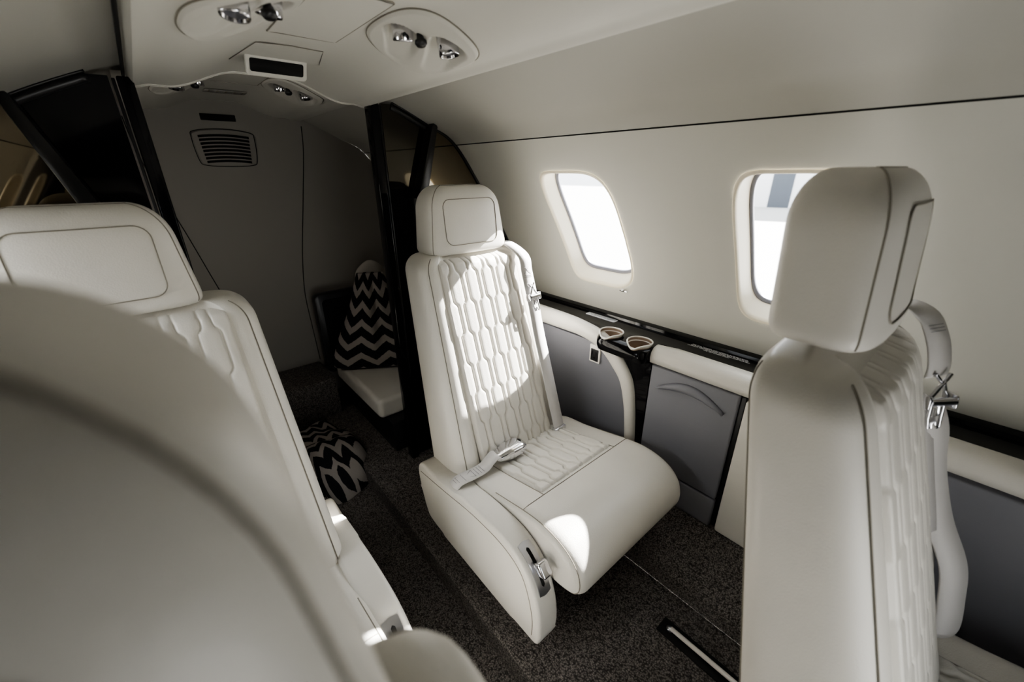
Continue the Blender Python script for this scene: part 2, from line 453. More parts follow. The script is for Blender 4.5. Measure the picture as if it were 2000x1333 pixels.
def clasp(name, base, along, side, out_, parent):
    """roller clasp and its hook plate; along = down the strap"""
    along, side, out_ = Vector(along).normalized(), Vector(side).normalized(), Vector(out_).normalized(); base = Vector(base)
    c = MB()
    Pt = lambda s, a, o: base+side*s+along*a+out_*o
    c.tube([Pt(-.019, 0, .010), Pt(.019, 0, .010)], .0065, 12)
    for s in (-1, 1):
        c.slab(rrect(-.010, -.008, .012, .014, .004), .003, .0006, 1, to=lambda a_, b_, h_, s=s: Pt(s*.021+h_-.0015, a_, b_))
    c.tube([Pt(-.006, -.016, .006), Pt(0, -.030, .007), Pt(.006, -.016, .006)], .0028, 8)
    c.tube([Pt(-.012, -.006, .006), Pt(-.006, -.016, .006)], .0028, 8); c.tube([Pt(.012, -.006, .006), Pt(.006, -.016, .006)], .0028, 8)
    c.tube([Pt(-.012, -.040, .004), Pt(0, -.026, .006), Pt(.012, -.040, .004)], .0028, 8)
    # hook plate with cut-outs: drawn as a frame
    c.tube([Pt(-.010, .006, .006), Pt(-.010, .030, .006), Pt(-.007, .045, .006), Pt(-.002, .045, .006), Pt(-.003, .037, .006), Pt(.003, .034, .006), Pt(.004, .040, .006), Pt(.008, .045, .006), Pt(.011, .042, .006), Pt(.010, .028, .006), Pt(.010, .006, .006)], .0022, 8)
    c.tube([Pt(-.003, .012, .006), Pt(-.004, .026, .006), Pt(.004, .024, .006), Pt(.003, .010, .006)], .0016, 6)
    c.out(name, 'chrome', parent, sharp=50)

def shoulder_belt_flat(root, cx, m, row):
    X = lambda x: cx+m*x
    F = lambda z: .763+.327*(z-.489)+row
    pts = [(X(.118), 1.010+row, .975), (X(.125), .990+row, 1.014), (X(.135), .955+row, 1.016)]
    for z in (.985, .94, .89, .84, .76, .68, .60, .53, .48, .455):
        pts.append((X(.146+.012*(1-z)), F(z)-.024-.004*(z > .8), z))
    pp = catmull(pts, 4)
    b = MB(); b.ribbon(pp, Vector((1, 0, 0)), .042, .0016); s = b.out('shoulder_belt', 'belt', root)
    st = MB()
    def on(z, w): return Vector((X(.146+.012*(1-z))+w, F(z)-.0310, z))
    for z in (.972, .968, .964, .930, .926): st.tube([on(z, -.016), on(z, .016)], .0005, 4)
    st.tube([on(.960, -.016), on(.934, .016)], .0005, 4); st.tube([on(.960, .016), on(.934, -.016)], .0005, 4)
    st.out('stitching', 'stitch', s)
    z = .868; clasp('clasp', (X(.148), F(z)-.031, z), (0, -.33, -.94), (1, 0, 0), (0, -.94, .33), s)
    MB().box((X(.152)-.024, F(.462)-.036, .446), (X(.152)+.024, F(.462)-.018, .462), .003).out('end_fitting', 'chrome', s)

def shoulder_belt_hanging(root, cx, m, row):
    X = lambda x: cx+m*x
    F = lambda z: .763+.327*(z-.489)+row
    x0 = .125
    pts = [(X(x0-.02), .100, 1.000), (X(x0-.01), .060, 1.038), (X(x0), .026, 1.030), (X(x0), .006, 1.000), (X(x0), -.006, .965), (X(x0), -.008, .945)]
    b = MB(); b.ribbon(catmull(pts, 5), [Vector((1, -.5, 0))]*26, .042, .0016)
    low = [(X(x0+.01), -.012, .900), (X(x0+.012), -.030, .860), (X(x0+.012), -.045, .800), (X(x0+.012), -.075, .720), (X(x0+.012), -.112, .650), (X(x0+.01), -.128, .590), (X(x0+.005), -.138, .535), (X(x0), -.130, .512), (X(x0-.01), -.112, .520), (X(x0-.02), -.100, .545)]
    b.ribbon(catmull(low, 5), Vector((.75, -.65, 0)), .042, .0016)
    low2 = [(X(x0-.005), -.006, .890), (X(x0-.008), -.034, .800), (X(x0-.012), -.066, .700), (X(x0-.012), -.090, .600), (X(x0-.01), -.108, .530), (X(x0+.01), -.120, .500), (X(x0+.05), -.100, .482)]
    b.ribbon(catmull(low2, 5), Vector((.8, -.6, 0)), .042, .0016)
    s = b.out('shoulder_belt', 'belt', root)
    st = MB()
    for z in (1.018, 1.014, 1.010):
        y = lerp(.006, .018, (z-1.0)/.02)-.004; st.tube([(X(x0)-.014, y+.006, z), (X(x0)+.014, y-.006, z)], .0005, 4)
    st.out('stitching', 'stitch', s)
    clasp('clasp', (X(x0), -.016, .912), (0, -.12, -.99), (.8, -.6, 0), (-.6, -.8, 0), s)

SEATS = 'cream leather cabin seats'
CR, CL = .672, -.079
def copy_thing(src, dy):
    r = src.copy(); C.objects.link(r); r.location = Vector(src.location)+Vector((0, dy, 0))
    def rec(a, b):
        for ch in list(a.children):
            c = ch.copy(); C.objects.link(c); c.parent = b; rec(ch, c)
    rec(src, r); return r
s2 = thing('armchair', 'whole cream leather seat with quilted back between the cup holders and the aisle', 'armchair', (CR, .62, FZ), SEATS)
build_seat(s2, CR, 1, 0)
s1 = copy_thing(s2, -.90); s1.location.x -= .006
s1['label'] = 'seat seen in profile by the right window with its shoulder belt hanging loose'
for ch in s1.children:
    if ch.name.startswith('headrest') and 'post' not in ch.name: ch.scale.z = 1.07; ch.location.z += 1.032-1.07*1.008
shoulder_belt_flat(s2, CR, 1, 0); lap_belt(s2, CR, 1, 0)
shoulder_belt_hanging(s1, CR, 1, -.90)
l2 = thing('armchair', 'left cream seat behind the blurred seat, its aisle armrest in the sun', 'armchair', (CL, .60, FZ), SEATS)
build_seat(l2, CL, -1, -.024); l2.location += Vector((.012, -.008, -.012))
l1 = copy_thing(l2, -.866); l1.location += Vector((-.042, 0, .012))
l2.location.z += 0
for ch in l1.children:
    if ch.name.startswith('headrest'): ch.location.z += .017
for ch in l2.children:
    if ch.name.startswith('headrest'): ch.location.x -= .026
    if ch.name.startswith('armrest'): ch.location += Vector((-.010, .08, 0))
l1['label'] = 'large out-of-focus cream seat nearest the camera at lower left'

# ---------------------------------------------------------------- cabin shell
WP = [(XC, 1.50), (.42, 1.475), (.50, 1.455), (.58, 1.427), (.66, 1.395), (.742, 1.357), (.845, 1.302), (.969, 1.130), (1.085, .940), (1.150, .760), (1.172, .600), (1.150, .35), (1.10, .06)]
WPc = catmull(WP, 10)
def wall_pt(s, side=1):
    """s: 0..1 along the profile from the crown down to the floor"""
    k = s*(len(WPc)-1); i = min(int(k), len(WPc)-2); p = WPc[i].lerp(WPc[i+1], k-i)
    return Vector((XC+side*(p.x-XC), 0, p.y))
def s_of_z(z):
    lo, hi = 0., 1.
    for _ in range(40):
        mid = (lo+hi)/2
        if wall_pt(mid).z > z: lo = mid
        else: hi = mid
    return lo
SEAM_S = 6/12
Y0, Y1 = -.58, 2.06
WIN = [(.690, .950), (.120, .380), (-.440, -.180)]
SW0, SW1 = s_of_z(1.216), s_of_z(.862)
def winloop(y0, y1, n=64, grow=0.):
    o = []; yc, sc = (y0+y1)/2, (SW0+SW1)/2; a, b = (y1-y0)/2+grow, (SW1-SW0)/2+grow*.55
    for k in range(n):
        an = 2*math.pi*k/n; c, s = math.cos(an), math.sin(an); e = 7.0 if c > 0 else 3.4
        es = lerp(4.2, 5.0, .5)
        o.append((yc+a*sgnpow(c, 2/e), sc+b*sgnpow(s, 2/es)))
    return o
def build_wall(side, tagname):
    def P(y, s): p = wall_pt(s, side); p.y = y; return p
    mb = MB()
    # upper panel (no windows), lower panel around windows, below windows
    mb.grid(lambda u, v: P(u, v), 40, 40, Y0, Y1, 0, SEAM_S)
    sa, sb_ = SW0-.03, SW1+.03
    mb.grid(lambda u, v: P(u, v), 40, 8, Y0, Y1, SEAM_S, sa)
    mb.grid(lambda u, v: P(u, v), 40, 24, Y0, Y1, sb_, 1)
    edges = [Y0]
    for y0, y1 in sorted(WIN): edges += [y0-.05, y1+.05]
    edges.append(Y1)
    for i in range(0, len(edges), 2): mb.grid(lambda u, v: P(u, v), 8, 16, edges[i], edges[i+1], sa, sb_)
    n = 64
    for y0, y1 in WIN:
        lp = winloop(y0, y1, n); yc, sc = (y0+y1)/2, (SW0+SW1)/2; ha, hb = (y1-y0)/2+.05, (sb_-sa)/2
        outer = []
        for k in range(n):
            an = 2*math.pi*k/n; c, s = math.cos(an), math.sin(an); q = max(abs(c), abs(s)); outer.append((yc+ha*c/q, sc+hb*s/q))
        rings = [[P(*(lerp(a[0], b[0], t), lerp(a[1], b[1], t))) for a, b in zip(lp, outer)] for t in (0, .08, .3, .6, 1)]
        mb.loft(rings, False, False)
    # lapped backing strips behind the panel joints
    nb = Vector((side*.8, 0, .5))*.003
    for yb in edges[1:-1]: mb.grid(lambda u, v: P(u, v)+nb, 2, 40, yb-.012, yb+.012, sa-.012, sb_+.012)
    for sl__ in (SEAM_S, sa, sb_): mb.grid(lambda u, v: P(u, v)+nb, 120, 3, Y0, Y1, sl__-.010, sl__+.010)
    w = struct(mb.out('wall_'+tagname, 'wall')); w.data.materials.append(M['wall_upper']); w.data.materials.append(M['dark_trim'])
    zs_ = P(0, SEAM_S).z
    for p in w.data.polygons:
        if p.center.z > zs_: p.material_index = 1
        if side < 0 and p.center.y < .05: p.material_index = 2  # unseen forward part of the left wall, darkened against bounce
    bm = bmesh.new(); bm.from_mesh(w.data); bmesh.ops.remove_doubles(bm, verts=bm.verts, dist=1e-5); bmesh.ops.recalc_face_normals(bm, faces=bm.faces); bm.to_mesh(w.data); bm.free()
    for p in w.data.polygons: p.use_smooth = True
    # dark joint between the upper and lower panel
    j = MB(); j.tube([P(Y0+(Y1-Y0)*i/40, SEAM_S)-Vector((0, 0, .0005)) for i in range(41)], .0017, 6)
    struct(j.out('trim_1' if side > 0 else 'trim_2', 'void'))
    return P
P_R = build_wall(1, 'right'); P_L = build_wall(-1, 'left')
def build_window(idx, side, y0, y1):
    P = P_R if side > 0 else P_L
    t = (P(0, SW1)-P(0, SW0)).normalized(); nrm = Vector((side*abs(t.z), 0, abs(t.x)))  # outward
    lp = winloop(y0, y1); g = winloop(y0, y1, grow=.012)
    lin = [P(*q) for q in lp]; 
    def ring(d, grow): return [P(*q)+nrm*d for q in winloop(y0, y1, grow=grow)]
    mb = MB(); mb.loft([ring(-.0015, .004), ring(-.003, .001), ring(-.001, -.002), ring(.008, -.004), ring(.028, -.006), ring(.050, -.010)], False, False)
    w = struct(mb.out('window_%d' % idx, 'reveal'))
    gk = MB(); gk.loft([ring(.050, -.006), ring(.048, -.012), ring(.050, -.016), ring(.058, -.016), ring(.060, -.006)], False, False)
    gk.out('window_gasket', 'gasket', w)
    pn = MB(); r = ring(.055, -.013); c = sum(r, Vector())/len(r); pn.add(r+[c], [(k, (k+1) % 64, 64) for k in range(64)]); pn.out('window_pane', 'glass', w)
    return w
k = 1
for side in (1, -1):
    for y0, y1 in WIN:
        w_ = build_window(k, side, y0, y1); k += 1
        if y0 < 0 or (side < 0 and y0 < .5):      # unseen blinds added over forward windows to keep their light out
            P = P_R if side > 0 else P_L
            e = SW1
            nv = Vector((side*.80, 0, .55)); sh = MB()
            sh.grid(lambda u, v: P(u, v)+nv*(.036+.0015*math.sin(v*900)), 6, 40, y0-.004, y1+.004, SW0-.004, e+.004); sh.out('window_shade', 'aft', w_)
# small window latch
t = thing('window_latch', 'tiny chrome latch at the lower corner of the window beside the quilted seat', 'latch', (1.13, .735, .853))
MB().box((1.118, .722, .850), (1.134, .752, .856), .002).out('latch_bar', 'chrome', t); MB().lathe([(.004, 0), (.004, .012), (0, .013)], (1.122, .735, .853), (-.9, 0, .4), 12).out('latch_pin', 'chrome', t)

# headliner
def HZ(x, y=0):
    d = abs(x-XC); return 1.400+.044*(1-sm(.05, .20, d))-.006*sm(.225, .255, d)
h = MB()
HX0, HX1 = .045, .555
def head(u, v, dz=0.): return Vector((u, v, HZ(u)+dz))
xs = 48
PSUS = [(.430, .735, 0), (.165, .740, 0), (.430, .250, 0), (.432, 1.535, .026), (.160, 1.55, .026)]
PA, PB = .076, .116
def holed(y0, y1, ny, dz, x0=HX0, x1=HX1):
    g_ = MB(); g_.grid(lambda u, v: head(u, v, dz), 110, ny, x0, x1, y0, y1)
    keep = []
    for q in g_.f:
        c = sum((g_.v[i] for i in q), Vector())/4
        if not any(((c.x-a)/PA)**2+((c.y-b)/PB)**2 < .80 for a, b, d_ in PSUS if d_ == dz): keep.append(q)
    h.add(g_.v, keep)
holed(Y0, 1.30, 360, 0)
h.grid(lambda u, v: head(u, 1.30+.006*v, lerp(-.004, .030, v)), xs, 4, HX0, HX1, 0, 1)
holed(1.305, Y1, 130, .026, HX0-.03, HX1+.03)
for xe, sg in ((HX0, -1), (HX1, 1)):
    h.grid(lambda u, v: Vector((xe+sg*.010*math.sin(v*math.pi/2), u, HZ(xe)+.010*(1-math.cos(v*math.pi/2))+.028*v)), 20, 5, Y0, 1.30, 0, 1)
ceil = struct(h.out('ceiling', 'liner')); ceil.data.materials.append(M['dark_trim'])
for p in ceil.data.polygons:
    if p.center.y < .08: p.material_index = 1  # unseen forward headliner, darkened against bounce
lp = MB(); lp.tube([head(HX0+(HX1-HX0)*i/60, 1.300, -.0005) for i in range(61)], .0022, 8)
struct(lp.out('trim_3', 'liner'))
gp = MB()
for xe, sg in ((HX0, -1), (HX1, 1)): gp.tube([(xe+sg*.012, Y0+.05*i, HZ(xe)+.0125) for i in range(int((1.30-Y0)/.05)+1)], .003, 6)
struct(gp.out('trim_5', 'void'))  # dark tubes added as the shadow gap behind the headliner edges

# floor
f = MB()
AX0, AX1 = .21, .386
f.add([(AX0, Y0, AZ), (AX1, Y0, AZ), (AX1, Y1, AZ), (AX0, Y1, AZ)], [(0, 1, 2, 3)])
f.add([(AX1, Y0, AZ), (AX1, Y0, FZ-.006), (AX1+.006, Y0, FZ), (.82, Y0, FZ), (AX1, Y1, AZ), (AX1, Y1, FZ-.006), (AX1+.006, Y1, FZ), (.82, Y1, FZ)], [(0, 1, 5, 4), (1, 2, 6, 5), (2, 3, 7, 6)])
f.add([(AX0, Y0, AZ), (AX0, Y0, FZ-.006), (AX0-.006, Y0, FZ), (-.22, Y0, FZ), (AX0, Y1, AZ), (AX0, Y1, FZ-.006), (AX0-.006, Y1, FZ), (-.22, Y1, FZ)], [(0, 1, 5, 4), (1, 2, 6, 5), (2, 3, 7, 6)])
fl = struct(f.out('floor', 'carpet', smooth=False))
for side, nm in ((1, 'right'), (-1, 'left')):
    bq = MB(); pr = [(.82, FZ-.01), (.823, FZ+.05), (.835, FZ+.068), (.87, FZ+.080), (.99, FZ+.118), (1.13, FZ+.12)]
    rings = [[(XC+side*(x-XC), y, z) for x, z in pr] for y in (Y0, Y1)]
    bq.loft(rings, False, False, closed=False); struct(bq.out('baseboard_'+nm, 'carpet', sharp=35))

# aft bulkhead
YB = 2.05
bk = MB(); pts = [(XC, 1.50)]
ring = [P_R(YB, i/60) for i in range(61)]+[P_L(YB, 1-i/60) for i in range(61)]
cen = Vector((XC, YB, .7)); bk.add(ring+[cen], [(i, (i+1) % len(ring), len(ring)) for i in range(len(ring))])
struct(bk.out('wall_back', 'aft', smooth=False))
sj = MB()
for s in (-1, 1):
    sj.tube([(XC+s*d, YB-.001, z) for d, z in [(p.x, p.y) for p in catmull([(.285, 1.40), (.275, 1.30), (.235, 1.10), (.190, .88), (.165, .70), (.165, .55), (.170, .34)] if s > 0 else [(.285, 1.40), (.27, 1.25), (.21, 1.0), (.15, .73), (.10, .55), (.05, .34)], 5)]], .0018, 6)
struct(sj.out('trim_4', 'void'))
# unseen forward bulkhead is built further down, black to cut bounced light

# ---------------------------------------------------------------- right side ledge and cabinets
LZ = .745
def side_run(x, z, side=1): return XC+side*(x-XC), z
lg = thing('side_ledge', 'long glossy black ledge running below the right windows', 'ledge', (1.08, .2, LZ))
L = MB(); prof = [(1.050, .700), (1.050, LZ), (1.112, LZ+.001), (1.124, LZ+.004), (1.126, LZ+.012), (1.134, LZ+.014), (1.148, LZ+.015), (1.148, .700)]
L.loft([[(x, y, z) for x, z in prof] for y in (-.57, 1.255)])
rings = []
for i in range(61):
    y = lerp(.543, 1.255, i/60); bul = sm(.535, .56, y)*(1-sm(.72, .82, y)); xf = lerp(.998+.016*sm(.66, .72, y), .960, bul*(1-sm(.70, .76, y)))
    rings.append([(1.050, y, .700), (xf+.006, y, .700), (xf, y, .712), (xf, y, .730), (xf+.010, y, .741), (xf+.026, y, LZ), (1.050, y, LZ)])
L.loft(rings); lt = L.out('ledge_top', 'black', lg)
cut = MB()
for cx_, cy_ in ((1.004, .688), (1.002, .585)): cut.lathe([(.0355, -.075), (.0355, .03)], (cx_-.001, cy_, LZ), (0, 0, 1), 40)
cu_ = cut.out('cutter', 'black', lg, smooth=False); bo = lt.modifiers.new('holes', 'BOOLEAN'); bo.object = cu_; bo.solver = 'EXACT'; bo.use_self = True
bpy.context.view_layer.update(); dg_ = bpy.context.evaluated_depsgraph_get()
lt.data = bpy.data.meshes.new_from_object(lt.evaluated_get(dg_)); lt.modifiers.clear(); bpy.data.objects.remove(cu_)
lt.data.set_sharp_from_angle(angle=math.radians(50))
# cream padded caps (front run with shaped end, rear run joins the arch)
def cap(name, y0, y1, label, cat):
    mb = MB(); n = 40; rings = []
    for i in range(n+1):
        y = lerp(y0, y1, i/n)
        e = sm(0, .06, y1-y); e2 = e
        xb = lerp(1.034, 1.049, e2); rings.append([(x, y, z) for x, z in ((.992, .706), (.990, .722), (.994, .738), (1.004, .748), (1.018, .7515), (xb-.008, .752), (xb, .7465), (xb, .706))])
    mb.loft(rings); o = mb.out(name, 'leather'); return tag(o, label, cat)
cap('ledge_cap', -.57, .540, 'cream padded rail along the ledge edge above the grey cabinet door', 'armrest rail')
# grey lining behind the quilted seat with its curved cream arch
sp = thing('sidewall_lining', 'grey side lining beside the quilted seat, framed by a cream arch', 'panel', (1.0, .9, FZ+.1))
MB().box((1.006, .58, FZ+.124), (1.02, 1.255, .698), .002).out('lining', 'grey', sp, sharp=40)
ar = MB()
cl = catmull([(1.255, .766), (1.1, .766), (.98, .766), (.87, .764), (.81, .760), (.734, .748), (.682, .726), (.646, .699), (.591, .628), (.570, .54), (.560, .454), (.553, .36), (.550, .278)], 8)
ci = catmull([(1.255, .704), (1.1, .704), (.976, .705), (.86, .707), (.806, .706), (.75, .696), (.709, .678), (.668, .642), (.634, .602), (.611, .53), (.598, .45), (.590, .36), (.587, .278)], 8)
rings = []
for p, q in zip(cl, ci):
    rings.append([(xx, lerp(p.x, q.x, t), lerp(p.y, q.y, t)) for xx, t in ((1.010, .0), (.996, .02), (.988, .12), (.984, .3), (.983, .5), (.984, .7), (.988, .88), (.996, .98), (1.010, 1.0))])
ar.loft(rings); ar.out('arch_trim', 'leather', sp)
up = MB(); lo = [(p.x+.010, p.y) for p in cl if p.y < .69 and p.x < .80]
up.slab([(.537, .280), (.537, .698), (.652, .698)]+lo, .006, 0, 1, to=lambda a, b_, h_: (.9985+h_, a, b_)); up.out('black_upright', 'black', sp, smooth=False)
# storage cabinet with grey door
cb = thing('storage_cabinet', 'grey storage cabinet with arched handle below the cream rail', 'cabinet', (1.03, .40, FZ+.118))
MB().box((1.004, .275, FZ+.122), (1.10, .532, .698), .002).out('carcass', 'blackmat', cb, sharp=40)
dr = MB(); dr.box((.988, .287, .372), (1.003, .530, .702), .004, 2); door = dr.out('door', 'grey', cb, sharp=50)
hd = MB(); n = 24; rings = []
for i in range(n+1):
    u = i/n; y = lerp(.505, .313, u); zc = .640+.030*math.sin(math.pi*u)**1.0; w = .0115*math.sin(math.pi*u)**.7+.0006
    rings.append([(.9885, y, zc-w*1.1), (.979, y, zc-w*1.0), (.9720, y, zc-w*.1), (.980, y, zc+w*.8), (.9885, y, zc+w*1.1)])
hd.loft(rings); hd.out('handle', 'grey', door)
MB().box((.988, .287, FZ+.122), (1.003, .530, .366), .004, 2).out('lower_panel', 'grey', cb, sharp=50)
MB().box((.986, .06, FZ+.121), (1.10, .272, .698), .008).out('end_panel', 'leather', None)
o = bpy.data.objects['end_panel']; o.name = 'cabin_side_panel'; tag(o, 'cream lower wall panel between the grey door and the profile seat', 'panel')
# panel beside the near seat
MB().box((.990, -.57, FZ+.121), (1.10, .058, .698), .004).out('lower_lining', 'grey', None)
o = bpy.data.objects['lower_lining']; tag(o, 'dark grey lining at the far right beside the profile seat cushion', 'panel')
# cup holders
def cup(cx, cy, label):
    t = thing('cup_holder', label, 'cup holder', (cx, cy, LZ-.05), 'bronze cup holders')
    n = 40; R0 = .0345
    def rim(k, r, dz): 
        a = 2*math.pi*k/n; c = math.cos(a); s = math.sin(a)   # c: towards the wall
        dip = -.020*math.exp(-((a-math.pi)/.55)**2)
        flare = 1+.10*math.exp(-((a-math.pi)/1.1)**2)
        return Vector((cx+r*flare*c, cy+r*1.02*s, LZ+.009+dip*.7+dz))
    cupb = MB(); rings = []
    for r, f_ in ((R0, 0), (R0*.95, .35), (R0*.90, .7), (R0*.84, .95), (R0*.6, 1.0), (.001, 1.0)):
        rr = []
        for k in range(n):
            p = rim(k, r, 0); p.z = lerp(p.z, LZ-.040, f_); rr.append(p)
        rings.append(rr)
    cupb.loft(rings, False, True); cupb.out('cup_liner', 'bronze', t)
    rb = MB(); rb.tube([rim(k, R0+.001, .0005) for k in range(n)], .0024, 8, closed=True)
    rb.loft([[rim(k, R0+.003, -.001) for k in range(n)], [Vector((cx+(R0-.002)*math.cos(2*math.pi*k/n), cy+(R0-.002)*math.sin(2*math.pi*k/n), LZ-.002)) for k in range(n)]], False, False)
    rb.out('cup_rim', 'rim', t)
cup(1.004, .688, 'bronze cup holder closer to the quilted seat')
cup(1.002, .585, 'bronze cup holder closer to the grey cabinet door')
# outlet
t = thing('power_outlet', 'black two-slot power outlet in a white frame on the grey lining', 'outlet', (1.004, .742, .655))
MB().box((1.000, .722, .628), (1.007, .764, .690), .0015).out('frame', 'rim', t, sharp=40)
MB().box((.998, .728, .634), (1.002, .758, .676), .001).out('socket', 'blackmat', t, sharp=40)
so = MB()
for dy in (-.007, .007): so.box((.9975, .743+dy-.0012, .656), (.9985, .743+dy+.0012, .668))
so.lathe([(.003, 0), (.003, .0008), (0, .0008)], (.9982, .743, .645), (-1, 0, 0), 12); so.out('slots', 'void', t)
# placards
def text(name, body, loc, size, m, parent, ang=-math.pi/2, align='CENTER', rx=0):
    cu = bpy.data.curves.new(name, 'FONT'); cu.body = body; cu.size = size; cu.align_x = align; cu.extrude = .0002; cu.space_line = 1.05; cu.resolution_u = 2
    o = bpy.data.objects.new(name, cu); C.objects.link(o)
    dg = bpy.context.evaluated_depsgraph_get(); me = bpy.data.meshes.new_from_object(o.evaluated_get(dg)); bpy.data.objects.remove(o)
    me.materials.clear(); me.materials.append(M[m]); o = bpy.data.objects.new(name, me); C.objects.link(o)
    mt = Matrix.Translation(loc) @ Matrix.Rotation(ang, 4, 'Z')
    me.transform(mt)
    if parent is not None: o.parent = parent; o.location = -parent_origin(parent)
    return o
t = thing('placard', 'silver rectangular placard stuck on the black ledge above the outlet', 'placard', (1.112, .81, LZ+.002))
pl = MB(); pl.slab(rrect(1.094, .745, 1.128, .868, .004), .0012, 0, 1, to=lambda a, b, h_: (a, b, LZ+.0015+h_)); pl.out('plate', 'label', t, smooth=False)
text('lettering', 'TO USE TABLE, OPEN SHELF AND LIFT UP\nPULL TABLE OUT AND ROTATE INBOARD\nDO NOT USE DURING TAXI, TAKEOFF OR\nLANDING. MAX LOAD 25 LBS', Vector((1.119, .8065, LZ+.003)), .0062, 'ink', t)
tx = text('placard', 'FOR TAXI, TAKEOFF, AND LANDING, RAISE SEAT BACK,\nEXTEND HEADREST, FLOOR TRACK SEAT TO FRONT OF\nLOCKOUT, TURN OUTBOARD, FASTEN SHOULDER HARNESS.\nLIFE VEST IN SEAT STOW.', Vector((1.113, .402, LZ+.0022)), .0062, 'whiteink', None)
tag(tx, 'four lines of small white lettering on the black ledge above the cream rail', 'lettering')
# left ledge (mirror image, mostly hidden)
lm = MB(); lm.loft([[(XC-(x-XC), y, z) for x, z in prof] for y in (-.57, 1.255)])
o = tag(lm.out('side_ledge', 'black', sharp=60), 'glossy black ledge along the left wall behind the seats', 'ledge')
MB().box((XC-.82, -.57, FZ+.125), (XC-.705, 1.255, .698), .004).out('lower_lining', 'grey', None)
for o in bpy.data.objects:
    if o.name == 'lower_lining.001': tag(o, 'grey lining along the left wall below its ledge', 'panel')

# ---------------------------------------------------------------- partitions
YP = 1.27
def partition(side, label):
    X = lambda x: XC+side*(x-XC)
    t = thing('cabin_partition', label, 'partition', (X(.60), YP, FZ), None)
    bx = lambda x0, x1, y0, y1, z0, z1, bv: MB().box((min(X(x0), X(x1)), y0, z0), (max(X(x0), X(x1)), y1, z1), bv)
    p = bx(.553, .580, YP-.012, YP+.030, AZ+.001, 1.404, .004); p.out('post', 'black', t, sharp=40)
    bx(.582, .588, YP-.006, YP+.02, FZ+.002, 1.40, .002).out('post_edge', 'blackmat', t, sharp=40)
    # slanted brace
    b = MB(); a0, a1 = Vector((X(.745), 1.352)), Vector((X(.682), 1.140))
    b.slab([(a0.x-.011, a0.y-.004), (a0.x-.004, a0.y+.006), (a0.x+.005, a0.y+.005), (a0.x+.010, a0.y-.004), (a1.x+.017, a1.y), (a1.x-.017, a1.y)], .05, .004, 2, to=lambda a, bb, h_: (a, YP-.042+h_, bb)); b.out('brace', 'blackmat', t, sharp=40)
    def poly(name, pts, y, m):
        mb = MB(); v = [(X(x), y, z) for x, z in pts]; w = [(X(x), y+.008, z) for x, z in pts]; n = len(pts)
        mb.add(v+w, [tuple(range(n)), tuple(range(n, 2*n))[::-1]]+[(i, (i+1) % n, n+(i+1) % n, n+i) for i in range(n)]); return mb.out(name, m, t, smooth=False)
    s0, s1 = s_of_z(1.352), s_of_z(.755)
    arc = [(wall_pt(lerp(s0, s1, i/24)).x-.001, wall_pt(lerp(s0, s1, i/24)).z) for i in range(25)]
    poly('bronze_mirror', [(.690, .755)]+[(.690, 1.14), (.745, 1.352)]+arc[1:], YP, 'bronze_mirror')
    s2_ = s_of_z(1.408)
    arc2 = [(wall_pt(lerp(s2_, s0, i/10)).x-.002, wall_pt(lerp(s2_, s0, i/10)).z) for i in range(11)]
    poly('upper_panel', [(.592, 1.17), (.592, 1.404)]+arc2[1:]+[(.690, 1.17)], YP+.001, 'dark_mirror' if side > 0 else 'black')
    rim = MB(); allarc = [(wall_pt(lerp(s2_, s1, i/40)).x-.004, wall_pt(lerp(s2_, s1, i/40)).z) for i in range(41)]
    rim.tube([(X(x), YP-.004, z) for x, z in allarc], .0035, 6); rim.out('edge_trim', 'blackmat', t)
    rim = MB(); rim.loft([[(X(x), YP-.004, z), (X(x-.006), YP-.004, z-.018), (X(x-.006), YP+.006, z-.018), (X(x), YP+.006, z)] for x, z in arc2]); rim.out('top_trim', 'blackmat', t)
    poly('lower_panel', [(.592, FZ+.002), (.592, 1.17), (.690, 1.17), (.690, .755), (1.148, .755), (1.165, .6), (1.14, .4), (1.12, FZ+.125), (.825, FZ+.07), (.815, FZ+.002)], YP+.002, 'black')
    return t
partition(1, 'right partition with slim black post and bronze mirror behind the quilted seat')
partition(-1, 'left partition of glossy black panel and bronze mirror above the left headrest')

# ---------------------------------------------------------------- aft area: bench, pillow, blanket
t = thing('aft_bench', 'cream cushioned bench with black base and back, aft of the right partition', 'bench', (.72, 1.66, AZ))
bc = MB(); pr = rrect(.498, .285, .94, .372, .022, 6); bc.slab(pr, .50, .02, 4, to=lambda a, b_, h_: (a, 1.400+h_, b_)); cu = bc.out('bench_cushion', 'leather', t)
pp_ = rrect(.500, .287, .93, .370, .020, 6); MB().tube([(a, 1.418, b_) for a, b_ in pp_], .0016, 6, closed=True).out('seam', 'seam', cu)
MB().box((.525, 1.345, AZ), (.94, 1.93, .286), .004).out('base', 'blackmat', t, sharp=40)
MB().slab(rrect(.47, .30, .95, .700, .03, 5), .05, .008, 2, to=lambda a, b_, h_: (a, 1.935+h_, b_)).out('back_panel', 'blackmat', t, sharp=40)
MB().slab(rrect(.50, .33, .93, .672, .02, 5), .002, 0, 1, to=lambda a, b_, h_: (a, 1.9335+h_, b_)).out('back_inset', 'void', t, sharp=40)
o = MB().box((-.25, 1.80, AZ), (.465, 2.045, .335), .01).out('aft_step', 'carpet', None); tag(o, 'dark carpeted step at the foot of the aft bulkhead', 'step')
